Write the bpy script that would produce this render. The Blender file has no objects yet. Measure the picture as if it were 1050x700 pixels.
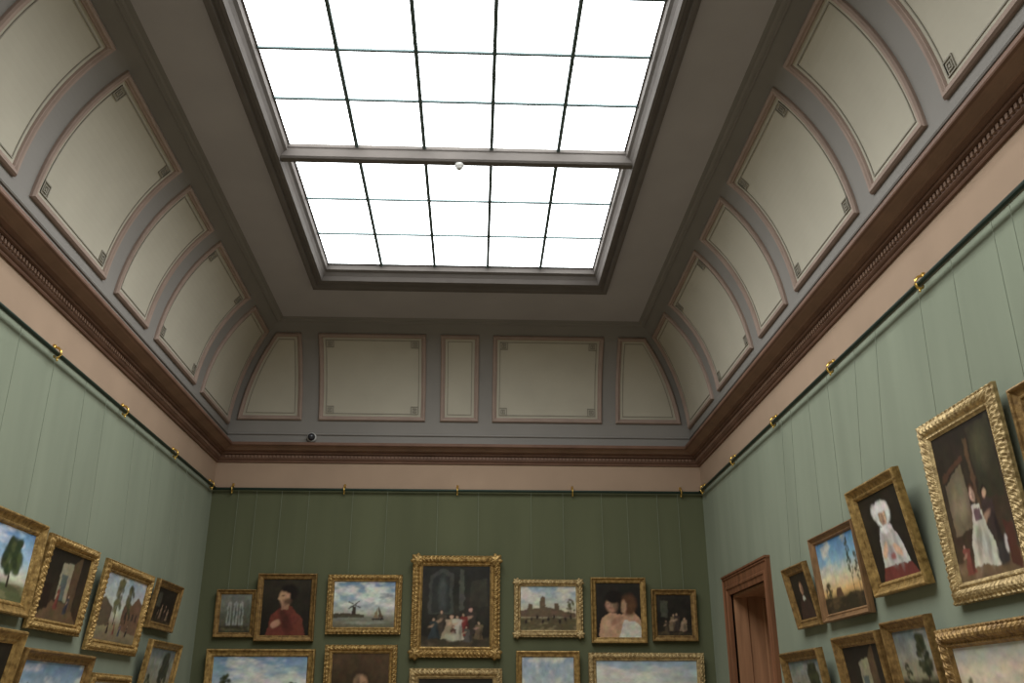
import bpy, math, random
import numpy as np
from mathutils import Vector, Matrix, Euler
random.seed(7)
S = bpy.context.scene
COL = S.collection
try:
    S.view_settings.view_transform = 'Standard'
    S.view_settings.look = 'None'
except Exception as e:
    print(e)

# ------------------------------------------------------------------ camera
F = 950.0
HC = 1.6
ey = Vector((-40, -375, -F)).normalized()
ez = Vector((0.0147, 1, 0)); ez = (ez - ey * ez.dot(ey)).normalized()
ex = ey.cross(ez)
R3 = Matrix((ex, ey, ez))
CP = Vector((0, 0, HC))
cd = bpy.data.cameras.new('camera'); cam = bpy.data.objects.new('camera', cd); COL.objects.link(cam)
cd.sensor_fit = 'HORIZONTAL'; cd.sensor_width = 36; cd.lens = 36 * F / 1050
M4 = R3.to_4x4(); M4.translation = CP
cam.matrix_world = M4
S.camera = cam

def ray(u, v):
    return R3 @ Vector(((u - 525) / F, -(v - 350) / F, -1))
def hit(u, v, axis, val):
    d = ray(u, v); t = (val - CP[axis]) / d[axis]
    return CP + d * t

D = 11.24
XL = (hit(218, 502, 1, D).x); XR = hit(720, 506, 1, D).x
YF = -1.5
ZR = hit(469, 503, 1, D - 0.05).z
def zz(r): return HC + r

# ------------------------------------------------------------------ materials
def lin(c):
    c = np.array(c, float) / 255.0
    return np.where(c <= 0.04045, c / 12.92, ((c + 0.055) / 1.055) ** 2.4)

def mat(name, col, rough=0.6, metal=0.0, amt=0.15, scale=(8, 8, 8), bump=0.0, bscale=None, spec=0.3, dark=None):
    m = bpy.data.materials.new(name); m.use_nodes = True
    nt = m.node_tree; b = nt.nodes['Principled BSDF']
    b.inputs['Roughness'].default_value = rough; b.inputs['Metallic'].default_value = metal
    b.inputs['Specular IOR Level'].default_value = spec
    tc = nt.nodes.new('ShaderNodeTexCoord')
    mp = nt.nodes.new('ShaderNodeMapping'); mp.inputs['Scale'].default_value = scale
    nt.links.new(tc.outputs['Object'], mp.inputs['Vector'])
    nz = nt.nodes.new('ShaderNodeTexNoise'); nz.inputs['Scale'].default_value = 1.0; nz.inputs['Detail'].default_value = 5
    nt.links.new(mp.outputs['Vector'], nz.inputs['Vector'])
    rp = nt.nodes.new('ShaderNodeValToRGB')
    lo = dark if dark else [c * (1 - amt) for c in col]; hi = [min(1, c * (1 + amt)) for c in col]
    rp.color_ramp.elements[0].position = 0.3; rp.color_ramp.elements[1].position = 0.7
    rp.color_ramp.elements[0].color = (*lo, 1); rp.color_ramp.elements[1].color = (*hi, 1)
    nt.links.new(nz.outputs['Fac'], rp.inputs['Fac'])
    nt.links.new(rp.outputs['Color'], b.inputs['Base Color'])
    if bump > 0:
        n2 = nt.nodes.new('ShaderNodeTexNoise'); n2.inputs['Scale'].default_value = 1.0; n2.inputs['Detail'].default_value = 3
        m2 = nt.nodes.new('ShaderNodeMapping'); m2.inputs['Scale'].default_value = bscale or scale
        nt.links.new(tc.outputs['Object'], m2.inputs['Vector']); nt.links.new(m2.outputs['Vector'], n2.inputs['Vector'])
        bp = nt.nodes.new('ShaderNodeBump'); bp.inputs['Strength'].default_value = bump; bp.inputs['Distance'].default_value = 0.02
        nt.links.new(n2.outputs['Fac'], bp.inputs['Height']); nt.links.new(bp.outputs['Normal'], b.inputs['Normal'])
    return m

def fabric(name, col, amt, bump):
    """stretched wall cloth: faint soft vertical folds in bump, their shade streaked into the colour"""
    return mat(name, col, 0.95, 0, amt, (3, 3, 0.45), bump, (5, 5, 0.5), 0.05)

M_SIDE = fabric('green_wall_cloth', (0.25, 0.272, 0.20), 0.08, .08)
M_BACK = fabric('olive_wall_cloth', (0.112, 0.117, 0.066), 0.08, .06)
M_PINK = mat('salmon_plaster', (0.365, 0.255, 0.178), 0.85, 0, 0.06, (2, 2, 2), spec=.1)
M_CORN = mat('brown_cornice_paint', (0.165, 0.09, 0.06), 0.55, 0, 0.15, (4, 4, 4), spec=.2)
M_CORL = mat('light_cornice_paint', (0.235, 0.142, 0.096), 0.55, 0, 0.12, (4, 4, 4), spec=.2)
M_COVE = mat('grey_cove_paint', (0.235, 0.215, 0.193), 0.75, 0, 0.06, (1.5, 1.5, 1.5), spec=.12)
M_CEIL = mat('brightened_cove_grey', (0.39, 0.36, 0.355), 0.75, 0, 0.05, (1.5, 1.5, 1.5), spec=.12)  # same grey as the cove, lightened in colour for missing bounce light
M_FIELD = mat('beige_panel_paint', (0.42, 0.38, 0.30), 0.85, 0, 0.05, (2, 2, 2), spec=.12)
M_MOULD = mat('taupe_moulding_paint', (0.31, 0.228, 0.185), 0.7, 0, 0.08, (6, 6, 6), spec=.12)
M_KEY = mat('grey_ornament_paint', (0.25, 0.225, 0.18), 0.75, 0, 0.1, (9, 9, 9), spec=.1)
M_SKYF = mat('skylight_frame_paint', (0.145, 0.127, 0.115), 0.7, 0, 0.08, (4, 4, 4), spec=.05)
M_BAR = mat('bloom_tinted_glazing_bar', (0.10, 0.14, 0.14), 0.5, 0.1, 0.1)  # grey-green tint paints in the bloom from the bright glass
M_RAIL = mat('dark_green_metal', (0.022, 0.036, 0.025), 0.45, 0.3, 0.1)
M_HOOK = mat('brass_hook', (0.75, 0.48, 0.12), 0.3, 0.85, 0.1)
M_WIRE = mat('dull_green_wire', (0.20, 0.22, 0.16), 0.8, 0.0, 0.1)
M_GOLD = mat('gilded_frame', (0.46, 0.295, 0.105), 0.45, 0.5, 0.2, (25, 25, 25), 0.3, (60, 60, 60), 0.35, (0.19, 0.11, 0.034))
M_GOLDB = mat('pale_gilded_frame', (0.54, 0.395, 0.19), 0.48, 0.45, 0.2, (25, 25, 25), 0.3, (60, 60, 60), 0.35, (0.25, 0.165, 0.07))
M_GOLDD = mat('dark_gilded_frame', (0.33, 0.20, 0.07), 0.45, 0.45, 0.2, (25, 25, 25), 0.2, (60, 60, 60), 0.35, (0.14, 0.075, 0.026))
M_WOODF = mat('brown_wood_frame', (0.22, 0.12, 0.055), 0.45, 0.1, 0.3, (10, 60, 10))
M_DOOR = mat('red_brown_wood', (0.175, 0.075, 0.036), 0.6, 0, 0.3, (18, 18, 1.5), spec=.15)
M_JAMB = mat('light_brown_wood', (0.33, 0.165, 0.085), 0.6, 0, 0.2, (18, 18, 1.5), spec=.15)
M_WHITE = mat('white_plastic', (0.46, 0.44, 0.41), 0.5, 0, 0.03)
M_DGREY = mat('dark_smoked_plastic', (0.03, 0.03, 0.035), 0.15, 0, 0.05, spec=0.6)
M_FLOOR = mat('oak_floor', (0.42, 0.35, 0.28), 0.4, 0, 0.25, (1.2, 14, 1))
M_BASE = mat('dark_wood_base', (0.12, 0.06, 0.04), 0.4, 0, 0.2, (6, 6, 6))

mg = bpy.data.materials.new('daylit_frosted_glass'); mg.use_nodes = True
nt = mg.node_tree; nt.nodes.remove(nt.nodes['Principled BSDF'])
em = nt.nodes.new('ShaderNodeEmission'); em.inputs['Strength'].default_value = 6.7
nzg = nt.nodes.new('ShaderNodeTexNoise'); nzg.inputs['Scale'].default_value = 0.6
rpg = nt.nodes.new('ShaderNodeValToRGB')
rpg.color_ramp.elements[0].color = (0.9, 0.98, 1, 1); rpg.color_ramp.elements[1].color = (1, 1, 1, 1)
tcg = nt.nodes.new('ShaderNodeTexCoord'); nt.links.new(tcg.outputs['Object'], nzg.inputs['Vector'])
nt.links.new(nzg.outputs['Fac'], rpg.inputs['Fac']); nt.links.new(rpg.outputs['Color'], em.inputs['Color'])
nt.links.new(em.outputs[0], nt.nodes['Material Output'].inputs['Surface'])
M_GLASS = mg

mc = bpy.data.materials.new('oil_paint_canvas'); mc.use_nodes = True
nt = mc.node_tree; b = nt.nodes['Principled BSDF']; b.inputs['Roughness'].default_value = 0.5; b.inputs['Specular IOR Level'].default_value = 0.25
at = nt.nodes.new('ShaderNodeAttribute'); at.attribute_name = 'paint'; nt.links.new(at.outputs['Color'], b.inputs['Base Color'])
M_CANVAS = mc

# ------------------------------------------------------------------ mesh helpers
class MB:
    def __init__(s): s.v = []; s.f = []
    def add(s, vs, fs):
        o = len(s.v); s.v += [tuple(v) for v in vs]; s.f += [tuple(i + o for i in f) for f in fs]
    def box(s, x0, x1, y0, y1, z0, z1):
        s.add([(x0, y0, z0), (x1, y0, z0), (x1, y1, z0), (x0, y1, z0), (x0, y0, z1), (x1, y0, z1), (x1, y1, z1), (x0, y1, z1)],
              [(0, 3, 2, 1), (4, 5, 6, 7), (0, 1, 5, 4), (1, 2, 6, 5), (2, 3, 7, 6), (3, 0, 4, 7)])
    def loft(s, rings, closed=True):
        n = len(rings[0]); vs = [p for r in rings for p in r]; fs = []
        for k in range(len(rings) - 1):
            for i in range(n if closed else n - 1):
                j = (i + 1) % n
                fs.append((k * n + i, k * n + j, (k + 1) * n + j, (k + 1) * n + i))
        s.add(vs, fs)
    def tube(s, pts, r, seg=8):
        pts = [Vector(p) for p in pts]; rings = []
        for i, p in enumerate(pts):
            t = (pts[min(i + 1, len(pts) - 1)] - pts[max(i - 1, 0)]).normalized()
            a = Vector((0, 0, 1)) if abs(t.z) < .9 else Vector((1, 0, 0))
            u = t.cross(a).normalized(); w = t.cross(u)
            rings.append([p + (u * math.cos(2 * math.pi * k / seg) + w * math.sin(2 * math.pi * k / seg)) * r for k in range(seg)])
        s.loft(rings)
        o = len(s.v); n = seg
        s.f.append(tuple(range(o - n, o))); s.f.append(tuple(range(o - n * len(pts), o - n * len(pts) + n))[::-1])
    def lathe(s, prof, c, ax=2, sign=1, seg=24):
        rings = []
        for r, h in prof:
            ring = []
            for k in range(seg):
                a = 2 * math.pi * k / seg; x, y = r * math.cos(a), r * math.sin(a)
                ring.append((c[0] + x, c[1] + y, c[2] + sign * h) if ax == 2 else (c[0] + x, c[1] + sign * h, c[2] + y))
            rings.append(ring)
        s.loft(rings)
    def build(s, name, m, parent=None, smooth=False, world_inv=None):
        me = bpy.data.meshes.new(name)
        vs = s.v if world_inv is None else [tuple(world_inv @ Vector(v)) for v in s.v]
        me.from_pydata(vs, [], s.f); me.update()
        if m: me.materials.append(m)
        if smooth: me.polygons.foreach_set('use_smooth', [True] * len(me.polygons))
        o = bpy.data.objects.new(name, me); COL.objects.link(o)
        if parent: o.parent = parent
        return o

def struct(o): o['kind'] = 'structure'; return o
def empty(name, loc=(0, 0, 0), rot=(0, 0, 0)):
    o = bpy.data.objects.new(name, None); COL.objects.link(o); o.location = loc; o.rotation_euler = rot; o.empty_display_size = .1
    return o
def tag(o, label, cat, group=None):
    o['label'] = label; o['category'] = cat
    if group: o['group'] = group
    return o
def rect(c, z): return [(XL + c, YF + c, z), (XR - c, YF + c, z), (XR - c, D - c, z), (XL + c, D - c, z)]

# ------------------------------------------------------------------ shell
T = 0.25
ZW = zz(3.1)
m = MB(); m.box(XL - .3, XR + .8, YF - .3, D + .3, -.1, 0); struct(m.build('floor', M_FLOOR))
m = MB(); m.box(XL - T, XL, YF, D, 0, ZW); struct(m.build('wall_left', M_SIDE))
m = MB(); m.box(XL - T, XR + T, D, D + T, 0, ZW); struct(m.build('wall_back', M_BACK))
m = MB(); m.box(XL - T, XR + T, YF - T, YF, 0, ZW); struct(m.build('wall_front', M_SIDE))
# door opening in the right wall
pf = hit(740, 594, 0, XR - .04); pn = hit(785, 571, 0, XR - .04)
YD1, YD0, ZD = pf.y, pn.y, (pf.z + pn.z) / 2
CW = 0.19
TR_ = 0.55
m = MB(); m.box(XR, XR + TR_, YF, YD0 + CW, 0, ZW); m.box(XR, XR + TR_, YD1 - CW, D, 0, ZW); m.box(XR, XR + TR_, YD0 + CW, YD1 - CW, ZD - CW, ZW)
struct(m.build('wall_right', M_SIDE))
for nm, bx in (('baseboard_left', (XL, XL + .03, YF, D, 0, .25)), ('baseboard_back', (XL, XR, D - .03, D, 0, .25)),):
    m = MB(); m.box(*bx); struct(m.build(nm, M_BASE))
m = MB(); m.box(XR - .03, XR, YF, YD0, 0, .25); m.box(XR - .03, XR, YD1, D, 0, .25); struct(m.build('baseboard_right', M_BASE))

# frieze
zf = ZR + .025
m = MB(); m.loft([rect(0.0, zf), rect(.012, zf), rect(.012, zz(2.86)), rect(0.0, zz(2.86))])
struct(m.build('trim_1', M_PINK))

# cornice
tr = empty('trim_2'); struct(tr)
m = MB(); m.loft([rect(c, zz(z)) for c, z in ((.012, 2.79), (.03, 2.79), (.036, 2.80), (.03, 2.812), (.045, 2.82), (.055, 2.83), (.055, 2.88), (.085, 2.885), (.09, 2.895), (.085, 2.905), (.11, 2.91), (.125, 2.92))])
m.build('lower_moulding', M_CORN, tr)
m = MB(); m.loft([rect(c, zz(z)) for c, z in ((.125, 2.92), (.14, 2.92), (.15, 2.93), (.175, 2.945), (.19, 2.952), (.21, 2.955))])
m.build('cyma_moulding', M_CORL, tr)
m = MB(); m.loft([rect(c, zz(z)) for c, z in ((.21, 2.955), (.23, 2.957), (.235, 2.965), (.235, 2.985), (.23, 2.995), (.13, 3.0))])
m.build('crown_lip', M_CORN, tr)
m = MB(); p = .045; wd = .025; c0, c1, za, zb = .05, .071, zz(2.842), zz(2.87)
y = YF + .12
while y < D - .11:
    m.box(XL + c0, XL + c1, y, y + wd, za, zb); m.box(XR - c1, XR - c0, y, y + wd, za, zb); y += p
x = XL + .12
while x < XR - .11:
    m.box(x, x + wd, D - c1, D - c0, za, zb); m.box(x, x + wd, YF + c0, YF + c1, za, zb); x += p
m.build('dentil_course', M_CORL, tr)

# cove curve
B0, B1, B2 = (.13, 3.05), (.17, 3.93), (.80, 4.40)
pts = []
for i in range(41):
    t = i / 40
    pts.append(((1 - t) ** 2 * B0[0] + 2 * t * (1 - t) * B1[0] + t * t * B2[0], (1 - t) ** 2 * B0[1] + 2 * t * (1 - t) * B1[1] + t * t * B2[1]))
cum = [0]
for i in range(40): cum.append(cum[-1] + math.dist(pts[i], pts[i + 1]))
LC = cum[-1]
pc = [p[0] for p in pts]; pz = [p[1] for p in pts]
def cz(s): return float(np.interp(s, cum, pc)), float(np.interp(s, cum, pz))
def cv(s, h=0):
    a = cz(max(0, s - .01)); b2 = cz(min(LC, s + .01)); tx, tz = b2[0] - a[0], b2[1] - a[1]; l = math.hypot(tx, tz)
    c, z = cz(s)
    return c + tz / l * h, z - tx / l * h
def P(side, u, s, h):
    c, z = cv(s, h); z = zz(z)
    return {'L': (XL + c, u, z), 'R': (XR - c, u, z), 'B': (u, D - c, z), 'F': (u, YF + c, z)}[side]
ZC = zz(4.40); ZG = zz(4.50)
# skylight rectangle
a = hit(322, 294, 2, ZC); b2 = hit(622, 297, 2, ZC)
SO = [a.x, b2.x, 0, (a.y + b2.y) / 2]
a = hit(337, 271, 2, ZG); b2 = hit(608, 274, 2, ZG)
SI = [a.x, b2.x, 0, (a.y + b2.y) / 2]
rows = [hit(470, v, 2, ZG).y for v in (241, 205.5)]
BH = .125
yb1 = hit(470, 171, 2, ZG - BH).y; yb0 = hit(470, 151.5, 2, ZG).y
rows2 = [hit(470, v, 2, ZG).y for v in (104, 53)]
pit = rows2[0] - rows2[1]
nr = list(rows2)
while len(nr) < 5: nr.append(nr[-1] - pit)
yc1 = nr[-1] - pit; yc0 = yc1 - (yb1 - yb0)
r3 = [yc0 - .66, yc0 - 1.32]
SI[2] = yc0 - 1.98; SO[2] = SI[2] - .32
def srect(t, z):
    q = [SO[i] * (1 - t) + SI[i] * t for i in range(4)]
    return [(q[0], q[2], z), (q[1], q[2], z), (q[1], q[3], z), (q[0], q[3], z)]
ceil = struct(empty('ceiling', ((XL + XR) / 2, 4, zz(3))))
iv = Matrix.Translation((-(XL + XR) / 2, -4, -zz(3)))
m = MB()
m.loft([rect(B0[0], zz(2.95)), rect(B0[0], zz(3.0))] + [rect(c, zz(z)) for c, z in pts]); m.build('cove', M_COVE, ceil, world_inv=iv)
m = MB(); m.loft([rect(B2[0], ZC), srect(0, ZC)]); m.build('flat_ceiling', M_CEIL, ceil, world_inv=iv)
# cove top moulding
m = MB(); cc = .8
m.loft([rect(c, zz(z)) for c, z in ((cc - .05, 4.37), (cc - .045, 4.35), (cc - .03, 4.347), (cc - .015, 4.365), (cc + .005, 4.37), (cc + .015, 4.385), (cc + .03, 4.40))])
struct(m.build('trim_3', M_COVE))
# fascia bead above cornice
m = MB(); s0 = .06
m.loft([rect(cv(s0 + ds, h)[0], zz(cv(s0 + ds, h)[1])) for ds, h in ((0, 0), (0, .012), (.01, .018), (.02, .012), (.02, 0))])
struct(m.build('trim_4', M_COVE))

# skylight
win = struct(empty('window_1'))
m = MB(); m.loft([srect(t, ZC + dz) for t, dz in ((0, .01), (0, -.05), (.12, -.06), (.26, -.055), (.32, -.03), (.44, -.03), (.5, -.045), (.62, -.04), (.7, .0), (.8, .03), (.92, .045), (.95, .1), (1.03, .1))])
m.build('window_frame', M_SKYF, win)
def beam(y0, y1):
    m = MB(); prof = [(y0 - .01, ZG), (y0 - .01, ZG - .03), (y0, ZG - .04), (y0 + .005, ZG - BH + .015), (y0 + .02, ZG - BH), (y1 - .02, ZG - BH), (y1 - .005, ZG - BH + .015), (y1, ZG - .04), (y1 + .01, ZG - .03), (y1 + .01, ZG)]
    xa, xb = SI[0] - .07, SI[1] + .07
    m.loft([[(xa, y, z) for y, z in prof], [(xb, y, z) for y, z in prof]])
    return m.build('cross_beam', M_SKYF, win)
beam(yb0, yb1); beam(yc0, yc1)
m = MB()
for k in range(1, 5):
    x = SI[0] + (SI[1] - SI[0]) * k / 5
    for ya, yb in ((SI[2], yc0), (yc1, yb0), (yb1, SI[3])): m.box(x - .015, x + .015, ya, yb, ZG - .025, ZG)
for y in rows + nr + r3: m.box(SI[0], SI[1], y - .011, y + .011, ZG - .016, ZG - .001)
m.build('glazing_bars', M_BAR, win)
m = MB(); m.add([(SI[0] - .02, SI[2] - .02, ZG + .005), (SI[1] + .02, SI[2] - .02, ZG + .005), (SI[1] + .02, SI[3] + .02, ZG + .005), (SI[0] - .02, SI[3] + .02, ZG + .005)], [(0, 3, 2, 1)])
m.build('glass', M_GLASS, win)

# cove panels
NPAN = [10]
ST = LC - .21
def panel(side, ua, ub, keys=False):
    """ua, ub: functions (s) -> u limit"""
    SB = .245 if side in 'BF' else .165
    root = struct(empty('trim_%d' % NPAN[0])); NPAN[0] += 1
    def ring(d, h, n=14):
        s0, s1 = SB + d, ST - d
        ss = [s0 + (s1 - s0) * i / n for i in range(n + 1)]
        return [P(side, ua(s) + d, s, h) for s in ss] + [P(side, ub(s) - d, s, h) for s in reversed(ss)]
    m = MB(); m.loft([ring(d, h) for d, h in ((0, -.005), (0, .02), (.012, .034), (.03, .034), (.042, .022), (.05, .022), (.056, .008), (.056, -.005))])
    m.build('panel_moulding', M_MOULD, root)
    m = MB(); n = 20; d = .055
    s0, s1 = SB + d, ST - d
    L1 = [P(side, ua(s0 + (s1 - s0) * i / n) + d, s0 + (s1 - s0) * i / n, .006) for i in range(n + 1)]
    L2 = [P(side, ub(s0 + (s1 - s0) * i / n) - d, s0 + (s1 - s0) * i / n, .006) for i in range(n + 1)]
    m.loft([L1, L2], closed=False); m.build('panel_field', M_FIELD, root)
    m = MB(); m.loft([ring(d, h) for d, h in ((.085, .005), (.085, .012), (.094, .012), (.094, .005))])
    m.build('inner_fillet', M_KEY, root)
    if keys:
        k = .10
        for (uu, s_) in ((ua(SB) + .085, SB + .085), (ub(SB) - .085 - k, SB + .085), (ua(ST) + .085, ST - .085 - k), (ub(ST) - .085 - k, ST - .085 - k)):
            m = MB()
            def sq(d, h): return [P(side, uu + d, s_ + d, h), P(side, uu + k - d, s_ + d, h), P(side, uu + k - d, s_ + k - d, h), P(side, uu + d, s_ + k - d, h)]
            for dd in (0, .022, .040):
                m.loft([sq(dd, .006), sq(dd, .015), sq(dd + .009, .015), sq(dd + .009, .006)])
            m.build('key_ornament', M_KEY, root)
cst = lambda v: (lambda s: v)
MG = .085
def left_c(s): return XL + cz(s)[0] + MG
def right_c(s): return XR - cz(s)[0] - MG
def far_c(s): return D - cz(s)[0] - MG
def near_c(s): return YF + cz(s)[0] + MG
def bx(u): return hit(u, 385, 1, D - .3).x
for side in ('B', 'F'):
    panel(side, left_c, cst(bx(311)))
    panel(side, cst(bx(328)), cst(bx(437)), True)
    panel(side, cst(bx(452)), cst(bx(491)))
    panel(side, cst(bx(505)), cst(bx(617)), True)
    panel(side, cst(bx(631)), right_c)
for side in ('L', 'R'):
    panel(side, cst(9.79), far_c)
    k = 0
    while True:
        cw = 8.875 - 2.62 * k
        if cw - .665 < YF + 1.2: break
        panel(side, cst(cw - .665), cst(cw + .665), True)
        cn = 7.565 - 2.62 * k
        if cn - .4 < YF + 1.2: break
        panel(side, cst(cn - .4), cst(cn + .4)); k += 1

# ------------------------------------------------------------------ door
dr = struct(empty('door_1', (XR, (YD0 + YD1) / 2, 0)))
inv = Matrix.Translation((-XR, -(YD0 + YD1) / 2, 0))
def ucase(d, h): return [(XR - h, YD0 + d, 0), (XR - h, YD0 + d, ZD - d), (XR - h, YD1 - d, ZD - d), (XR - h, YD1 - d, 0)]
m = MB(); m.loft([ucase(d, h) for d, h in ((0, 0), (0, .04), (.02, .045), (.03, .033), (.10, .03), (.11, .04), (.13, .04), (.14, .028), (CW, .022), (CW, -.02))], closed=False)
m.build('casing', M_DOOR, dr, world_inv=inv)
m = MB(); m.box(XR - .052, XR, YD0 - .008, YD1 + .008, ZD, ZD + .02)
m.build('casing_cap', M_DOOR, dr, world_inv=inv)
m = MB(); m.loft([[(x, YD0 + e, 0), (x, YD0 + e, ZD - e), (x, YD1 - e, ZD - e), (x, YD1 - e, 0)] for x, e in
    ((XR + .02, CW), (XR + .02, CW + .03), (XR + .16, CW + .03), (XR + .17, CW + .015), (XR + .33, CW + .015), (XR + .34, CW + .03), (XR + .5, CW + .03))], closed=False)
m.build('jamb_lining', M_JAMB, dr, world_inv=inv)
ya, yb = YD0 + CW + .03, YD1 - CW - .03; ym = (ya + yb) / 2; zt = ZD - CW - .03
for y0, y1 in ((ya, ym - .002), (ym + .002, yb)):
    m = MB(); m.box(XR + .5, XR + .545, y0, y1, .005, zt)
    for z0, z1 in ((.15, .9), (1.05, 1.85), (2.0, zt - .12)):
        rr = lambda d, x: [(x, y0 + .1 + d, z0 + d), (x, y1 - .1 - d, z0 + d), (x, y1 - .1 - d, z1 - d), (x, y0 + .1 + d, z1 - d)]
        m.loft([rr(0, XR + .5), rr(.01, XR + .485), rr(.03, XR + .485), rr(.05, XR + .499)])
    o = m.build('door_leaf', M_DOOR, dr, world_inv=inv)
    h = MB(); yk = y1 - .06 if y1 < yb - .01 else y0 + .06
    h.tube([(XR + .5, yk, 1.05), (XR + .47, yk, 1.05), (XR + .455, yk, 1.05)], .022, 12)
    h.build('door_knob', M_HOOK, o, world_inv=inv)

# ------------------------------------------------------------------ picture rails
def rail(wall, label, us):
    cr = .055
    def pt(u, c, z):
        return {'L': (XL + c, u, z), 'R': (XR - c, u, z), 'B': (u, D - c, z)}[wall]
    base = {'L': (XL, 5, ZR), 'R': (XR, 5, ZR), 'B': ((XL + XR) / 2, D, ZR)}[wall]
    root = empty('picture_rail', base); tag(root, label, 'picture rail', 'picture rails along the walls')
    iv = Matrix.Translation(-Vector(base))
    e0, e1 = (YF + .02, D - .09) if wall != 'B' else (XL + .01, XR - .01)
    m = MB(); m.tube([pt(e0 + (e1 - e0) * i / 8, cr, ZR) for i in range(9)], .016, 10)
    m.build('rod', M_RAIL, root, world_inv=iv)
    for u in us:
        m = MB()
        path = [(.013, .05), (.03, .055), (.055, .045), (.075, .022), (.08, -.005), (.068, -.028), (.05, -.036), (.034, -.026), (.03, -.015)]
        m.tube([pt(u, c, ZR + z) for c, z in path], .009, 8)
        m.tube([pt(u, .02, ZR + .03), pt(u, .02, ZR + .072)], .013, 8)
        m.tube([pt(u, .055, ZR - .036), pt(u, .058, ZR - .058)], .007, 8)
        m.build('bracket', M_HOOK, root, True, world_inv=iv)
sideY = [9.55, 8.05, 6.6, 5.1, 3.6, 2.1, .6, -.9]
rail('L', 'dark green picture rail with brass hooks along the left wall', [11.0] + sideY)
rail('R', 'dark green picture rail with brass hooks along the right wall above the door', [11.0, 9.6, 8.15, 6.68, 5.13, 3.6, 2.1, .6, -.9])
rail('B', 'dark green picture rail with brass hooks across the far olive wall', [hit(u, 503, 1, D - .05).x for u in (238, 353, 469, 587, 698)])

# ------------------------------------------------------------------ small fixtures
p0 = hit(320, 449, 1, D - B0[0])
root = empty('security_camera', (p0.x, D - B0[0] - .002, p0.z)); tag(root, 'small dark dome security camera on the grey band above the far cornice', 'security camera')
m = MB(); m.lathe([(0, 0), (.055, 0), (.06, .012), (.058, .035), (.05, .045), (0, .045)], (0, 0, 0), 1, -1); m.build('mount', M_WHITE, root, True)
m = MB(); m.lathe([(.046, .044), (.045, .06), (.038, .08), (.025, .093), (.01, .099), (0, .1)], (0, 0, 0), 1, -1); m.build('dome', M_DGREY, root, True)
p0 = hit(471, 168, 2, ZG - BH)
root = empty('smoke_detector', (p0.x, yb1 - .045, ZG - BH)); tag(root, 'small white round smoke detector under the skylight cross beam', 'smoke detector')
m = MB(); m.lathe([(0, 0), (.036, 0), (.04, .01), (.038, .022), (.034, .03)], (0, 0, 0), 2, -1); m.build('base', M_WHITE, root, True)
m = MB(); m.lathe([(.032, .028), (.029, .04), (.019, .052), (.01, .056), (0, .057)], (0, 0, 0), 2, -1); m.build('cover', M_WHITE, root, True)

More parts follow.
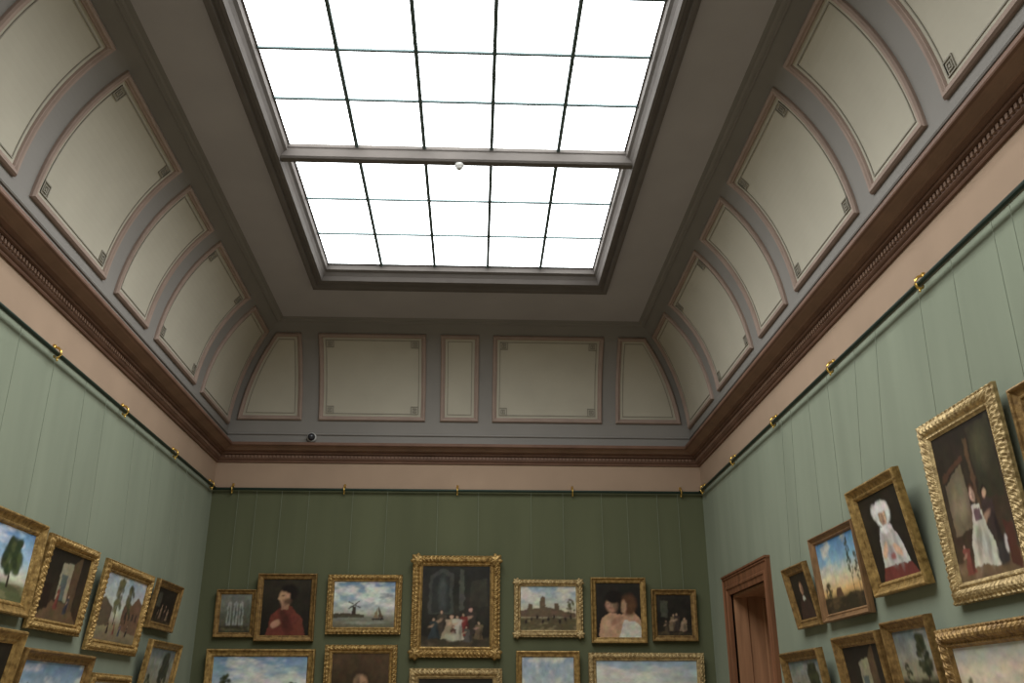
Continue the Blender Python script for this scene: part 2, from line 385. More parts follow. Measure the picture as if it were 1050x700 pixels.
# ------------------------------------------------------------------ paintings: picture painter
class Pic:
    def __init__(s, w, h, seed, res):
        s.nx = int(max(24, w / res)); s.nz = int(max(24, h / res)); s.rng = np.random.RandomState(seed)
        s.U, s.V = np.meshgrid(np.linspace(0, 1, s.nx), np.linspace(0, 1, s.nz)); s.a = w / h
        s.U0, s.V0 = s.U.copy(), s.V.copy()
        s.img = np.zeros((s.nz, s.nx, 3))
        wu = .035 * (s.n(7) - .5) + .03 * (s.n(18) - .5); wv = .035 * (s.n(7) - .5) + .03 * (s.n(18) - .5)   # brushy wobble of all outlines
        s.U = np.clip(s.U + wu / max(s.a, .6), 0, 1); s.V = np.clip(s.V + wv, 0, 1)
    def n(s, k, ky=None):
        out = 0; amp = 1; tot = 0
        for o in range(4):
            gx = int(k * 2 ** o) + 2; gy = int((ky or k) * 2 ** o) + 2
            g = s.rng.rand(gy, gx); x = s.U0 * (gx - 1.001); y = s.V0 * (gy - 1.001)
            xi = x.astype(int); yi = y.astype(int); fx = x - xi; fy = y - yi
            fx = fx * fx * (3 - 2 * fx); fy = fy * fy * (3 - 2 * fy)
            v = (g[yi, xi] * (1 - fx) + g[yi, xi + 1] * fx) * (1 - fy) + (g[yi + 1, xi] * (1 - fx) + g[yi + 1, xi + 1] * fx) * fy
            out = out + amp * v; tot += amp; amp *= .55
        return out / tot
    def finish(s):
        """soft brush blending and pigment variation"""
        im = np.pad(s.img, ((1, 1), (1, 1), (0, 0)), 'edge')
        bl = sum(im[i:i + s.nz, j:j + s.nx] * wgt for i, j, wgt in ((0, 1, .15), (2, 1, .15), (1, 0, .15), (1, 2, .15), (1, 1, .4)))
        for k in range(3): bl[..., k] *= 1 + .35 * (s.n(9) - .5)
        bl *= (1 + .5 * (s.n(16) - .5))[..., None]
        g = bl.mean(-1, keepdims=True); bl = g + (bl - g) * .85
        s.img = np.clip(bl, 0, 1)
    def mix(s, mask, col):
        q = np.clip(mask, 0, 1)[..., None]; s.img = s.img * (1 - q) + lin(col) * q
    def grad(s, stops):
        vs = [a for a, _ in stops]; cs = np.array([lin(c) for _, c in stops])
        for k in range(3): s.img[..., k] = np.interp(s.V, vs, cs[:, k])
    def blob(s, cx, cy, rx, ry, col, soft=.35, a=1, rot=0):
        x = (s.U - cx) * s.a; y = s.V - cy; c, d = math.cos(rot), math.sin(rot)
        X = (x * c + y * d) / (rx * s.a); Y = (-x * d + y * c) / ry
        s.mix(a * np.clip((1 + soft / 2 - np.sqrt(X * X + Y * Y)) / max(soft, .01), 0, 1), col)
    def poly(s, pts, col, a=1):
        ins = np.zeros(s.U.shape, bool); j = len(pts) - 1
        for i in range(len(pts)):
            xi, yi = pts[i]; xj, yj = pts[j]
            c = ((yi > s.V) != (yj > s.V)) & (s.U < (xj - xi) * (s.V - yi) / ((yj - yi) or 1e-9) + xi)
            ins ^= c; j = i
        s.mix(ins * a, col)
    def clouds(s, col, v0, k=3, th=.5, a=.9):
        q = np.clip((s.n(k, k * 1.6) - th) * 6, 0, 1) * np.clip((s.V - v0) * 8, 0, 1); s.mix(q * a, col)
    def tex(s, amp=.25, k=8):
        s.img = np.clip(s.img * (1 + amp * 2 * (s.n(k) - .5))[..., None], 0, 1)
    def ground(s, v, c1, c2, k=6, rough=.05):
        edge = v + rough * (s.n(4, 1) - .5) * 2; q = np.clip((edge - s.V) * 40, 0, 1); s.mix(q, c1)
        s.mix(q * np.clip((s.n(k, k * 2) - .5) * 5, 0, 1), c2)
    def tree(s, cx, base, top, r, c1, c2, nb=40):
        s.poly([(cx - r * .08, base), (cx + r * .08, base), (cx + r * .05, top - .1), (cx - r * .05, top - .1)], (50, 40, 28))
        for i in range(nb):
            t = s.rng.rand() ** .8; v = base + (top - base) * (.3 + .7 * t); rr = r * (1.05 - abs(t - .4) * .9)
            u = cx + (s.rng.rand() - .5) * 2 * rr * .75
            s.blob(u, v, r * .22, r * .2 * s.a, c1 if s.rng.rand() < .6 else c2, .6, .85)
    def figure(s, cx, base, h, dress, skin=(190, 150, 120), hair=(50, 35, 25), w=.42):
        hw = h * w / s.a
        lean = (s.rng.rand() - .5) * hw * .5
        s.poly([(cx - hw * .6, base), (cx + hw * .5, base + .01), (cx + hw * .34 + lean, base + h * .5), (cx + hw * .38 + lean, base + h * .78), (cx + lean, base + h * .84), (cx - hw * .36 + lean, base + h * .76), (cx - hw * .3, base + h * .45)], dress)
        s.blob(cx + lean, base + h * .91, h * .075 / s.a, h * .09, hair, .3); s.blob(cx + lean * 1.1, base + h * .885, h * .052 / s.a, h * .066, skin, .5)
        d2 = tuple(int(c * .6) for c in dress)
        s.blob(cx + hw * .25, base + h * .3, hw * .14, h * .28, d2, .8, .8); s.blob(cx - hw * .2 + lean, base + h * .58, hw * .3, h * .05, skin, .7, .6, .5)
    def head(s, cx, cy, r, skin, hair, turn=0):
        rx = r / s.a
        s.blob(cx - turn * .1 * rx, cy + r * .25, rx * 1.0, r * 1.15, hair, .3)
        s.blob(cx + turn * .1 * rx, cy - r * .05, rx * .7, r * .95, skin, .4)
        sh = tuple(int(c * .62) for c in skin)
        s.blob(cx - turn * rx * .45, cy - r * .1, rx * .36, r * .85, sh, .9, .8)
        s.blob(cx + turn * rx * .15, cy - r * .1, rx * .1, r * .28, sh, .8, .5)
        for e in (-.3, .3): s.blob(cx + (e + turn * .25) * rx, cy + r * .12, rx * .16, r * .08, sh, .8, .9)
        s.blob(cx + turn * rx * .18, cy - r * .46, rx * .2, r * .07, (140, 76, 62), .8, .8)

def c_ruin(p):
    p.grad([(0, (70, 66, 52)), (.3, (92, 88, 70)), (1, (120, 122, 110))]); p.tex(.3, 4)
    for x in (.3, .5, .68): p.poly([(x - .07, .15), (x + .07, .15), (x + .06, .75), (x, .82), (x - .06, .75)], (150, 152, 142)); p.blob(x, .45, .03, .25, (84, 84, 74), .6)
    p.ground(.2, (66, 60, 42), (96, 88, 60)); p.tex(.25, 9)
def c_redman(p):
    p.grad([(0, (30, 24, 16)), (1, (52, 44, 30))]); p.tex(.3, 3)
    p.poly([(.12, 0), (.2, .35), (.42, .52), (.62, .5), (.85, .3), (.92, 0)], (112, 50, 34)); p.blob(.5, .25, .1, .25, (72, 32, 22), .8, .8, .4)
    p.poly([(.4, .45), (.56, .45), (.56, .66), (.42, .62)], (150, 108, 78))
    p.blob(.56, .74, .17, .15, (32, 22, 16), .4); p.blob(.45, .68, .11, .13, (186, 140, 102), .35); p.poly([(.36, .72), (.31, .64), (.37, .62)], (186, 140, 102)); p.blob(.52, .6, .09, .06, (96, 64, 44), .8, .9); p.blob(.42, .71, .03, .012, (60, 40, 28), .8)
    p.blob(.54, .83, .16, .07, (28, 20, 15), .4)
    p.blob(.3, .2, .1, .06, (180, 132, 98), .4, 1, .6); p.tex(.2, 9)
def c_sea(p):
    p.grad([(0, (104, 96, 74)), (.22, (132, 130, 112)), (.3, (186, 184, 166)), (.6, (150, 168, 180)), (1, (106, 136, 164))])
    p.clouds((222, 220, 208), .35, 3, .45); p.clouds((110, 120, 128), .5, 4, .58, .7)
    p.poly([(0, .2), (0, .3), (.25, .31), (.5, .27), (.5, .22)], (78, 70, 50))
    p.poly([(.3, .27), (.38, .27), (.365, .46), (.315, .46)], (62, 50, 38)); p.poly([(.24, .54), (.44, .42), (.45, .44), (.25, .56)], (70, 58, 46)); p.poly([(.25, .4), (.27, .39), (.43, .58), (.41, .59)], (70, 58, 46))
    p.poly([(.66, .22), (.72, .2), (.72, .44)], (140, 114, 82)); p.poly([(.73, .2), (.82, .22), (.735, .46)], (96, 74, 54)); p.poly([(.62, .2), (.84, .2), (.8, .15), (.66, .15)], (52, 40, 32))
    p.blob(.5, .1, .3, .03, (150, 150, 134), .9, .7); p.tex(.12, 8)
def c_group(p):
    p.grad([(0, (38, 32, 22)), (.5, (48, 44, 34)), (1, (40, 38, 32))]); p.tex(.35, 3)
    p.poly([(.1, .4), (.1, .88), (.3, .97), (.46, .9), (.46, .4)], (66, 66, 58)); p.poly([(.15, .42), (.15, .84), (.3, .92), (.41, .86), (.41, .42)], (50, 50, 46))
    p.poly([(.55, .45), (.55, .95), (.62, .95), (.62, .45)], (78, 76, 66)); p.blob(.3, .65, .06, .18, (90, 94, 90), .9, .5)
    p.poly([(.7, .5), (.72, .8), (.95, .85), (.95, .5)], (58, 54, 42)); p.ground(.14, (66, 56, 38), (88, 74, 52))
    for cx, b, h, d in ((.3, .12, .34, (70, 62, 48)), (.76, .14, .36, (58, 50, 40)), (.62, .13, .3, (120, 44, 34)), (.4, .1, .3, (158, 140, 108)), (.52, .08, .33, (186, 176, 154)), (.2, .1, .26, (52, 60, 62)), (.84, .1, .22, (110, 92, 62)), (.46, .06, .2, (92, 60, 44)), (.68, .06, .2, (84, 80, 72))):
        p.figure(cx, b, h, d, w=.55)
    p.blob(.46, .12, .1, .05, (180, 168, 140), .6); p.tex(.3, 9)
def c_town(p):
    p.grad([(0, (96, 84, 56)), (.28, (150, 138, 104)), (.4, (206, 192, 152)), (.7, (176, 184, 176)), (1, (140, 160, 168))]); p.clouds((214, 208, 186), .5, 3, .5)
    p.poly([(0, .3), (0, .45), (.12, .47), (.15, .6), (.2, .6), (.22, .48), (.34, .5), (.36, .72), (.4, .78), (.44, .72), (.45, .52), (.6, .5), (.62, .62), (.68, .62), (.7, .46), (1, .38), (1, .3)], (104, 84, 60))
    p.ground(.3, (92, 80, 50), (134, 118, 80))
    for i in range(9): p.blob(.1 + .1 * i, .2 + .05 * (i % 3), .02, .05, (48, 36, 28), .5)
    p.tree(.9, .25, .7, .1, (70, 68, 40), (92, 86, 52), 20); p.tex(.2, 9)
def c_two(p):
    p.grad([(0, (30, 24, 18)), (1, (40, 34, 26))]); p.tex(.3, 3)
    p.poly([(.05, 0), (.1, .32), (.3, .45), (.55, .42), (.8, .5), (1, .3), (1, 0)], (190, 146, 108)); p.poly([(.5, 0), (.62, .32), (.86, .3), (1, .2), (1, 0)], (206, 196, 178))
    p.blob(.25, .2, .14, .1, (200, 154, 116), .5); p.head(.36, .6, .15, (190, 142, 104), (34, 22, 16), -1); p.blob(.4, .74, .2, .12, (30, 20, 14), .3)
    p.blob(.74, .6, .17, .2, (92, 58, 32), .4); p.blob(.62, .56, .06, .12, (180, 132, 98), .5); p.blob(.45, .3, .14, .05, (150, 104, 76), .8, .7, .5); p.tex(.2, 9)
def c_dark(p):
    p.grad([(0, (46, 38, 26)), (.4, (36, 30, 22)), (1, (44, 38, 30))]); p.tex(.4, 3)
    p.poly([(.12, .45), (.12, .85), (.32, .85), (.32, .45)], (80, 78, 64), .8)
    for cx, b, h, d in ((.42, .12, .42, (126, 104, 76)), (.6, .1, .46, (66, 52, 44)), (.74, .1, .36, (146, 118, 92)), (.28, .08, .3, (74, 60, 44))): p.figure(cx, b, h, d, w=.5)
    p.ground(.1, (60, 48, 32), (84, 70, 46)); p.tex(.3, 9)
def c_wide(p):
    p.grad([(0, (80, 74, 46)), (.3, (120, 112, 74)), (.36, (206, 202, 180)), (.65, (162, 182, 196)), (1, (112, 146, 182))]); p.clouds((222, 220, 210), .42, 3, .48); p.ground(.33, (82, 78, 46), (116, 108, 66))
    p.tree(.15, .25, .72, .09, (58, 62, 36), (80, 84, 46), 24); p.tree(.85, .28, .6, .07, (58, 62, 36), (80, 84, 46), 20); p.poly([(.4, .31), (.4, .42), (.48, .48), (.56, .42), (.56, .31)], (110, 76, 54)); p.tex(.15, 9)
def c_browny(p):
    p.grad([(0, (40, 28, 18)), (1, (84, 62, 38))]); p.tex(.3, 3); p.poly([(.1, 0), (.2, .4), (.4, .52), (.62, .52), (.82, .4), (.92, 0)], (48, 38, 34)); p.poly([(.4, .4), (.6, .4), (.55, .55), (.45, .55)], (204, 196, 178)); p.head(.5, .62, .12, (176, 130, 94), (66, 46, 30), .6); p.tex(.2, 8)
def c_palesky(p):
    p.grad([(0, (84, 74, 52)), (.25, (120, 108, 78)), (.35, (204, 192, 160)), (.6, (178, 186, 184)), (1, (150, 172, 186))]); p.clouds((214, 208, 192), .4, 3, .48); p.ground(.28, (84, 74, 48), (118, 102, 68))
    p.tree(.22, .22, .52, .12, (70, 70, 42), (94, 90, 54), 30); p.poly([(.6, .25), (.6, .36), (.7, .42), (.8, .36), (.8, .25)], (96, 74, 54)); p.tex(.15, 8)
def c_haze(p):
    p.grad([(0, (110, 98, 64)), (.28, (156, 142, 102)), (.4, (216, 204, 172)), (1, (158, 182, 198))]); p.clouds((226, 220, 204), .45, 2, .5); p.ground(.3, (110, 98, 62), (140, 126, 84))
    p.tree(.2, .25, .62, .06, (86, 84, 52), (112, 106, 66), 20); p.poly([(.7, .1), (.78, .1), (.76, .22), (.71, .22)], (96, 62, 42)); p.tex(.12, 9)
def c_bluetree(p):
    p.grad([(0, (96, 104, 74)), (.2, (120, 124, 90)), (.32, (214, 206, 180)), (.6, (156, 188, 212)), (1, (92, 140, 190))]); p.clouds((218, 222, 220), .4, 3, .56); p.ground(.24, (92, 98, 62), (134, 126, 84))
    p.tree(.74, .18, .84, .17, (48, 62, 36), (78, 90, 48), 70); p.tree(.45, .2, .5, .1, (70, 82, 50), (92, 98, 62), 24); p.poly([(.25, 0), (.5, 0), (.42, .2), (.38, .2)], (176, 160, 120)); p.tex(.15, 9)
def c_inter(p):
    p.grad([(0, (70, 52, 34)), (.5, (50, 40, 28)), (1, (36, 30, 24))]); p.tex(.3, 3)
    p.poly([(.36, .3), (.36, .82), (.62, .86), (.62, .3)], (150, 140, 110)); p.poly([(.4, .3), (.4, .66), (.54, .66), (.54, .3)], (92, 98, 92)); p.poly([(.62, .3), (.62, .86), (.8, 1), (.8, .2)], (92, 70, 46))
    p.poly([(0, 0), (.3, .28), (.7, .28), (1, 0)], (104, 80, 52)); p.figure(.42, .16, .36, (120, 58, 44)); p.figure(.66, .12, .3, (64, 62, 66)); p.poly([(.05, .1), (.05, .5), (.24, .5), (.24, .16)], (46, 32, 22)); p.tex(.25, 9)
def c_street(p):
    p.grad([(0, (124, 108, 78)), (.25, (150, 132, 96)), (.45, (206, 200, 178)), (1, (156, 178, 192))]); p.clouds((214, 212, 200), .5, 3, .5)
    p.poly([(.55, .2), (.55, .55), (.62, .66), (.74, .6), (.86, .76), (1, .66), (1, .15)], (116, 86, 62)); p.poly([(0, .2), (0, .56), (.1, .64), (.22, .55), (.3, .5), (.3, .22)], (98, 80, 60))
    for i in range(4): p.poly([(.62 + .09 * i, .36), (.66 + .09 * i, .36), (.66 + .09 * i, .48), (.62 + .09 * i, .48)], (66, 54, 46))
    p.tree(.4, .24, .92, .13, (84, 84, 54), (112, 106, 66), 36); p.tree(.66, .3, .86, .12, (74, 74, 48), (100, 94, 60), 26)
    for x, c in ((.3, (60, 44, 38)), (.45, (130, 64, 48)), (.58, (70, 72, 84)), (.75, (58, 44, 36))): p.figure(x, .1, .2, c)
    p.tex(.18, 9)
def c_girl(p):
    p.grad([(0, (40, 32, 24)), (1, (48, 40, 28))]); p.tex(.3, 3)
    p.poly([(.2, .1), (.25, .4), (.36, .6), (.62, .6), (.76, .4), (.84, .1)], (202, 196, 186)); p.poly([(.1, 0), (.2, .16), (.84, .14), (.95, 0)], (120, 54, 44)); p.blob(.42, .35, .07, .2, (150, 142, 136), .9, .8, .3); p.blob(.62, .32, .05, .2, (156, 148, 142), .9, .8)
    p.blob(.5, .74, .19, .15, (222, 216, 206), .25); p.blob(.34, .78, .08, .1, (206, 200, 192), .5)
    p.head(.5, .7, .1, (216, 168, 138), (150, 110, 70), .4); p.blob(.5, .82, .17, .06, (222, 216, 206), .4); p.blob(.5, .57, .14, .045, (226, 220, 212), .4); p.blob(.34, .34, .11, .05, (214, 166, 136), .4, 1, .8); p.blob(.62, .3, .1, .05, (214, 166, 136), .4, 1, -.6); p.blob(.48, .25, .06, .04, (160, 74, 60), .7, .8); p.tex(.15, 9)
def c_sunset(p):
    p.grad([(0, (54, 46, 30)), (.18, (84, 70, 42)), (.28, (226, 178, 98)), (.48, (214, 202, 160)), (.7, (126, 168, 190)), (1, (70, 122, 164))]); p.clouds((226, 206, 168), .3, 3, .6, .6); p.ground(.22, (56, 46, 28), (92, 72, 42))
    p.tree(.76, .15, .92, .07, (50, 54, 32), (72, 72, 40), 40); p.tree(.9, .15, .7, .07, (46, 48, 30), (70, 66, 38), 26); p.tree(.14, .16, .4, .1, (60, 54, 32), (84, 72, 42), 18); p.poly([(.3, .2), (.34, .32), (.44, .34), (.48, .2)], (92, 64, 42)); p.tex(.15, 9)
def c_smallport(p):
    p.grad([(0, (34, 28, 20)), (1, (46, 38, 28))]); p.tex(.3, 3); p.poly([(.1, 0), (.22, .38), (.4, .5), (.62, .5), (.8, .36), (.9, 0)], (64, 44, 34)); p.head(.5, .66, .13, (186, 138, 102), (54, 36, 24), -.6); p.poly([(.42, .4), (.6, .4), (.55, .5), (.45, .5)], (190, 182, 164)); p.tex(.2, 8)
def c_couple(p):
    p.grad([(0, (84, 64, 44)), (.25, (66, 50, 34)), (1, (40, 32, 22))]); p.tex(.35, 3)
    p.poly([(.08, .3), (.08, .66), (.4, .74), (.42, .32)], (122, 106, 78), .8); p.blob(.24, .5, .12, .1, (140, 124, 92), .9, .7)
    p.poly([(.06, .68), (.06, .72), (.44, .8), (.44, .76)], (84, 54, 34)); p.poly([(.6, .5), (.6, .95), (.95, .98), (.95, .45)], (56, 50, 32)); p.blob(.75, .78, .12, .12, (84, 80, 52), .9, .7); p.poly([(.52, .3), (.52, .9), (.57, .9), (.57, .3)], (92, 66, 42))
    p.ground(.14, (112, 86, 58), (136, 108, 76), 6, .02)
    p.figure(.66, .1, .46, (66, 50, 44), (196, 150, 116), (40, 26, 18), .45)
    p.poly([(.26, .08), (.3, .22), (.38, .34), (.42, .46), (.54, .46), (.58, .32), (.64, .2), (.68, .06)], (200, 190, 170)); p.blob(.42, .22, .04, .14, (150, 140, 122), .9, .8, -.3); p.blob(.54, .2, .03, .12, (154, 142, 126), .9, .8)
    p.head(.47, .53, .05, (212, 168, 138), (86, 54, 30), -.5); p.poly([(.42, .36), (.55, .36), (.54, .44), (.44, .44)], (110, 84, 84))
    p.figure(.2, .04, .2, (136, 70, 54), w=.6); p.blob(.72, .12, .08, .07, (62, 56, 52), .4); p.blob(.8, .17, .03, .05, (200, 190, 174), .4); p.poly([(.82, .06), (.82, .3), (.95, .28), (.95, .02)], (86, 46, 32)); p.tex(.2, 10)
def c_darkland(p):
    p.grad([(0, (50, 44, 28)), (.35, (78, 70, 44)), (.45, (150, 140, 108)), (1, (104, 116, 118))]); p.clouds((150, 150, 136), .5, 3, .5); p.ground(.38, (56, 50, 30), (84, 74, 44)); p.tree(.7, .25, .9, .2, (44, 48, 28), (66, 66, 38), 60); p.tree(.2, .3, .6, .1, (52, 54, 32), (72, 70, 42), 24); p.tex(.2, 9)
def c_cream(p):
    p.grad([(0, (96, 76, 50)), (.3, (140, 112, 78)), (.42, (222, 190, 150)), (.8, (214, 196, 168)), (1, (184, 186, 178))]); p.clouds((234, 216, 188), .45, 2, .5); p.ground(.32, (98, 78, 50), (132, 106, 70)); p.tree(.1, .25, .7, .08, (78, 68, 42), (104, 88, 54), 26)
    for x in (.4, .48, .7): p.blob(x, .26, .035, .04, (72, 48, 34), .4)
    p.tex(.12, 9)

# ------------------------------------------------------------------ paintings: frames
PROF = {
 'ornate': [(0, 0), (0, .5), (.06, .72), (.16, .7), (.24, .86), (.36, 1.0), (.5, .98), (.6, .8), (.68, .55), (.76, .5), (.8, .62), (.86, .62), (.9, .45), (1, .3), (1, .1)],
 'plain': [(0, 0), (0, .75), (.06, .95), (.16, 1), (.26, .9), (.32, .72), (.5, .58), (.68, .5), (.74, .56), (.84, .54), (.9, .38), (1, .28), (1, .1)],
}
def painting(wall, pts, style, matl, fw, dp, fn, label, h=None, tilt=None, wires=True, seed=1, res=.008, ornaments=False):
    g = .012
    if wall == 'B':
        x0, x1, y0, y1 = pts; pl = D - .06
        a = hit(x0, y0, 1, pl); b = hit(x1, y0, 1, pl); w = b.x - a.x; cx = (a.x + b.x) / 2
        if tilt is None: tilt = 3.5
        if h is None:
            zb = (hit(x0, y1, 1, pl).z + hit(x1, y1, 1, pl).z) / 2; h = ((a.z + b.z) / 2 - zb) / math.cos(math.radians(tilt))
        else: zb = (a.z + b.z) / 2 - h * math.cos(math.radians(tilt))
        loc = (cx, D - g, zb); rz = 0
    else:
        xw = XL if wall == 'L' else XR; sg = 1 if wall == 'L' else -1
        if h is None:
            TL, TRp, BR, BL = pts; pl = xw + sg * .05
            bl = hit(*BL, 0, pl); br = hit(*BR, 0, pl); tl = hit(*TL, 1, bl.y); t2 = hit(*TRp, 1, br.y)
            zb = (bl.z + br.z) / 2; off = sg * ((tl.x + t2.x) / 2 - pl); hz = (tl.z + t2.z) / 2 - zb
            tt = math.degrees(math.atan2(off, hz))
            tilt = min(16, max(3, tt)); h = hz / math.cos(math.radians(tilt)); ya, yb = bl.y, br.y
        else:
            TL, TRp = pts; tilt = tilt or 7
            pl = xw + sg * (.05 + h * math.sin(math.radians(tilt)))
            tl = hit(*TL, 0, pl); t2 = hit(*TRp, 0, pl); zb = (tl.z + t2.z) / 2 - h * math.cos(math.radians(tilt)); ya, yb = tl.y, t2.y
        w = abs(yb - ya); loc = (xw + sg * g, (ya + yb) / 2, zb); rz = math.pi / 2 * sg
    root = empty('painting', loc, (math.radians(tilt), 0, rz))
    tag(root, label, 'painting', {'B': 'framed paintings on the far olive wall', 'L': 'framed paintings on the left wall', 'R': 'framed paintings on the right wall'}[wall])
    rng = random.Random(seed)
    prof = PROF[style]; step = .007 if style == 'ornate' else .04
    nx, nz = max(4, int(w / step)), max(4, int(h / step))
    mx, mz = max(3, round(w / .05)), max(3, round(h / .05))
    m = MB(); rings = []
    for k, (d, hh) in enumerate(prof):
        ring = []
        x0, x1, z0, z1 = -w / 2 + d * fw, w / 2 - d * fw, d * fw, h - d * fw
        for side in range(4):
            n, mm = (nx, mx) if side % 2 == 0 else (nz, mz)
            for i in range(n):
                t = i / n; car = 0; ou = 0
                if style == 'ornate':
                    if 2 <= k <= 7: car = .07 * math.sin(2 * math.pi * mm * t + k * .9) + .04 * math.sin(2 * math.pi * mm * 2.0 * t - k * 1.7) + rng.uniform(-.02, .02)
                    if 8 <= k <= 11: car = .03 * math.sin(2 * math.pi * mm * 3 * t)
                    if k in (1, 2, 3): ou = .014 * fw * math.sin(2 * math.pi * mm * t)
                y = -(hh + car) * dp
                if side == 0: q = (x0 + (x1 - x0) * t, y, z0 - ou)
                elif side == 1: q = (x1 + ou, y, z0 + (z1 - z0) * t)
                elif side == 2: q = (x1 - (x1 - x0) * t, y, z1 + ou)
                else: q = (x0 - ou, y, z1 - (z1 - z0) * t)
                ring.append(q)
        rings.append(ring)
    m.loft(rings); m.build('frame', matl, root)
    if ornaments:
        spots = [(-w / 2, 0, 1, 1), (w / 2, 0, -1, 1), (w / 2, h, -1, -1), (-w / 2, h, 1, -1)]
        for (cx, cz_, sx, sz) in spots:
            m = MB(); R = fw * .6; ctr = (cx + sx * fw * .46, cz_ + sz * fw * .46); rr = []
            nn = 32; base = math.atan2(-sz, -sx)
            for q, hq in ((1, .6), (.92, .9), (.7, 1.1), (.45, 1.06), (.3, 1.2), (.12, 1.26), (.01, 1.26)):
                ring = []
                for k in range(nn):
                    a = 2 * math.pi * k / nn; rad = R * q * (1 + .13 * math.cos(7 * (a - base)) * min(1, q * 1.4)) * (1 + .1 * math.cos(a - base))
                    ring.append((ctr[0] + rad * math.cos(a), -dp * (hq + .1 * q * math.cos(7 * (a - base))), ctr[1] + rad * math.sin(a)))
                rr.append(ring)
            m.loft(rr); m.build('corner_ornament', matl, root, True)
    # canvas
    i = fw - .004; cw, ch = w - 2 * i, h - 2 * i
    p = Pic(cw, ch, seed, res); fn(p); p.finish()
    xs = -cw / 2 + p.U0 * cw; zs = i + p.V0 * ch
    co = np.stack([xs, np.full_like(xs, -dp * .24), zs], -1).reshape(-1, 3)
    idx = np.arange(p.nx * p.nz).reshape(p.nz, p.nx)
    fc = np.stack([idx[:-1, :-1], idx[:-1, 1:], idx[1:, 1:], idx[1:, :-1]], -1).reshape(-1, 4)
    me = bpy.data.meshes.new('canvas'); me.from_pydata(co.tolist(), [], fc.tolist()); me.update()
    at = me.color_attributes.new('paint', 'FLOAT_COLOR', 'POINT')
    rgba = np.ones((p.nx * p.nz, 4)); rgba[:, :3] = np.clip(p.img.reshape(-1, 3), 0, 1)
    at.data.foreach_set('color', rgba.astype(np.float32).ravel()); me.materials.append(M_CANVAS)
    o = bpy.data.objects.new('canvas', me); COL.objects.link(o); o.parent = root
    if wires:
        mw = Matrix.LocRotScale(Vector(loc), Euler((math.radians(tilt), 0, rz)), None); iv = mw.inverted()
        for sx in (-.24, .24):
            e = mw @ Vector((sx * w, -.006, h - .03))
            if wall == 'B': tpt = Vector((e.x, D - .05, ZR - .019))
            else: tpt = Vector((xw + sg * .05, e.y, ZR - .019))
            m = MB(); m.tube([e, tpt], .002, 6); m.build('hanging_wire', M_WIRE, root, world_inv=iv)
    return root

B = 'B'; L_ = 'L'; Rr = 'R'
painting(B, (223, 264, 604, 653), 'plain', M_GOLDD, .055, .05, c_ruin, 'small dark gilt framed painting of pale grey pillars, leftmost in the far wall upper row', seed=11)
painting(B, (266, 326, 588, 657), 'plain', M_GOLDD, .065, .06, c_redman, 'gilt framed portrait of a man in a red coat on a dark background', seed=12)
painting(B, (337, 413, 589, 650), 'ornate', M_GOLD, .08, .05, c_sea, 'gold framed seascape with windmill, sailing boats and cloudy sky on the far wall', seed=13)
painting(B, (424, 513, 570, 674), 'ornate', M_GOLD, .12, .06, c_group, 'largest ornate gold framed painting of a dark crowded scene, centre of the far wall', seed=14, ornaments=True)
painting(B, (527, 597, 594, 653), 'ornate', M_GOLDB, .08, .05, c_town, 'gold framed town view with a tower under a pale sky on the far wall', seed=15, ornaments=True)
painting(B, (605, 661, 592, 659), 'plain', M_GOLD, .065, .06, c_two, 'gilt framed painting of two people with bare shoulders on a dark background', seed=16)
painting(B, (667, 713, 604, 657), 'plain', M_GOLDD, .065, .055, c_dark, 'small gilt framed dark interior with figures, rightmost in the far wall upper row', seed=17)
painting(B, (213, 324, 665, 0), 'plain', M_GOLD, .085, .06, c_wide, 'wide gold framed landscape with blue sky, leftmost in the far wall lower row', h=.85, wires=False, seed=18)
painting(B, (334, 408, 661, 0), 'ornate', M_GOLD, .09, .05, c_browny, 'gold framed brown portrait below the windmill seascape', h=1.05, wires=False, seed=19)
painting(B, (420, 515, 685, 0), 'ornate', M_GOLDB, .11, .06, c_dark, 'ornate pale gold framed painting directly below the largest central painting', h=.95, wires=False, seed=20)
painting(B, (529, 594, 667, 0), 'plain', M_GOLD, .07, .055, c_palesky, 'gold framed picture with a pale sky directly below the town view', h=.95, wires=False, seed=21)
painting(B, (603, 721, 669, 0), 'ornate', M_GOLDB, .09, .05, c_haze, 'wide gold framed hazy landscape, rightmost in the far wall lower row', h=.85, wires=False, seed=22)

painting(L_, ((-40, 502), (48, 540), (27, 632), (-65, 616)), 'plain', M_GOLD, .09, .06, c_bluetree, 'gold framed landscape with a tall green tree and blue sky on the left wall', seed=31, res=.007)
painting(L_, ((55, 545), (105, 566), (81, 653), (28, 643)), 'ornate', M_GOLD, .085, .05, c_inter, 'gold framed dark interior with a bright doorway on the left wall', seed=32)
painting(L_, ((111, 571), (162, 591), (139, 673), (88, 665)), 'ornate', M_GOLD, .095, .05, c_street, 'broad gold framed street scene with trees and figures on the left wall', seed=33)
painting(L_, ((164, 592), (190, 602), (176, 648), (151, 643)), 'plain', M_GOLDD, .07, .05, c_dark, 'small gilt framed dark picture nearest the far corner, left wall upper row', seed=34)
painting(L_, ((-40, 634), (28, 647)), 'plain', M_GOLD, .09, .06, c_dark, 'gold framed dark picture at the lower left edge under the tree landscape', h=.8, tilt=9, wires=False, seed=35)
painting(L_, ((28, 660), (97, 674)), 'plain', M_GOLDD, .08, .06, c_wide, 'wide gilt framed blue sky landscape below the dark interior on the left wall', h=.75, tilt=9, wires=False, seed=36)
painting(L_, ((98, 687), (136, 694)), 'ornate', M_GOLD, .07, .05, c_street, 'gold framed picture low under the street scene, only its top showing', h=.5, tilt=8, wires=False, seed=37)
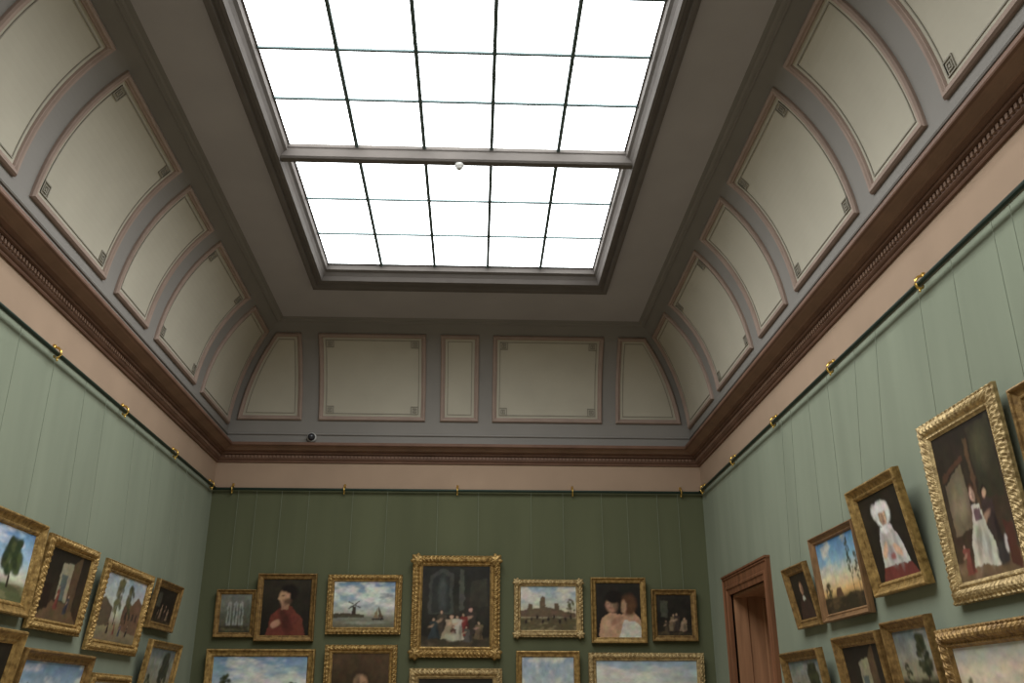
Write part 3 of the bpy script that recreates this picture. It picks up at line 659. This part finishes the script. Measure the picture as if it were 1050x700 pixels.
painting(L_, ((157, 654), (187, 661)), 'plain', M_GOLD, .07, .055, c_darkland, 'gold framed grey landscape nearest the far corner, left wall lower row', h=.75, tilt=8, wires=False, seed=38)

painting(Rr, ((941, 441), (1031, 388), (1067, 601), (977, 622)), 'ornate', M_GOLDB, .115, .045, c_couple, 'very large ornate pale gold framed interior with a woman in white on the right wall', seed=41, res=.006)
painting(Rr, ((869, 503), (913, 479), (953, 597), (899, 612)), 'plain', M_GOLD, .085, .06, c_girl, 'gold framed portrait of a girl in a white bonnet and dress', seed=42, res=.006)
painting(Rr, ((827, 551), (874, 533), (893, 628), (845, 638)), 'plain', M_WOODF, .06, .05, c_sunset, 'brown framed sunset landscape with tall trees and blue sky on the right wall', seed=43)
painting(Rr, ((800, 583), (823, 575), (842, 639), (819, 645)), 'plain', M_GOLDD, .07, .05, c_smallport, 'small dark framed portrait beside the doorway', seed=44)
painting(Rr, ((800, 669), (838, 663)), 'plain', M_GOLDD, .08, .06, c_darkland, 'gilt framed dark landscape low beside the doorway, under the small portrait', h=.6, tilt=8, wires=False, seed=45)
painting(Rr, ((853, 653), (898, 645)), 'plain', M_GOLDD, .08, .06, c_inter, 'gilt framed dark interior below the sunset landscape on the right wall', h=.75, tilt=8, wires=False, seed=46)
painting(Rr, ((903, 637), (949, 629)), 'plain', M_GOLDD, .07, .06, c_darkland, 'gilt framed dark landscape with a tree below the girl in white', h=.62, tilt=7, wires=False, seed=47)
painting(Rr, ((957, 646), (1080, 624)), 'ornate', M_GOLDD, .11, .055, c_cream, 'wide dull gold framed landscape with a cream sky below the very large interior', h=.8, tilt=7, wires=False, seed=48)
painting(Rr, ((1041, 401), (1085, 372), (1118, 515), (1068, 530)), 'plain', M_GOLDD, .08, .06, c_smallport, 'gilt framed picture cut off at the right edge beyond the very large interior', seed=49)

w = bpy.data.worlds.new('world'); S.world = w; w.use_nodes = True
w.node_tree.nodes['Background'].inputs[0].default_value = (.6, .75, 1, 1); w.node_tree.nodes['Background'].inputs[1].default_value = .3
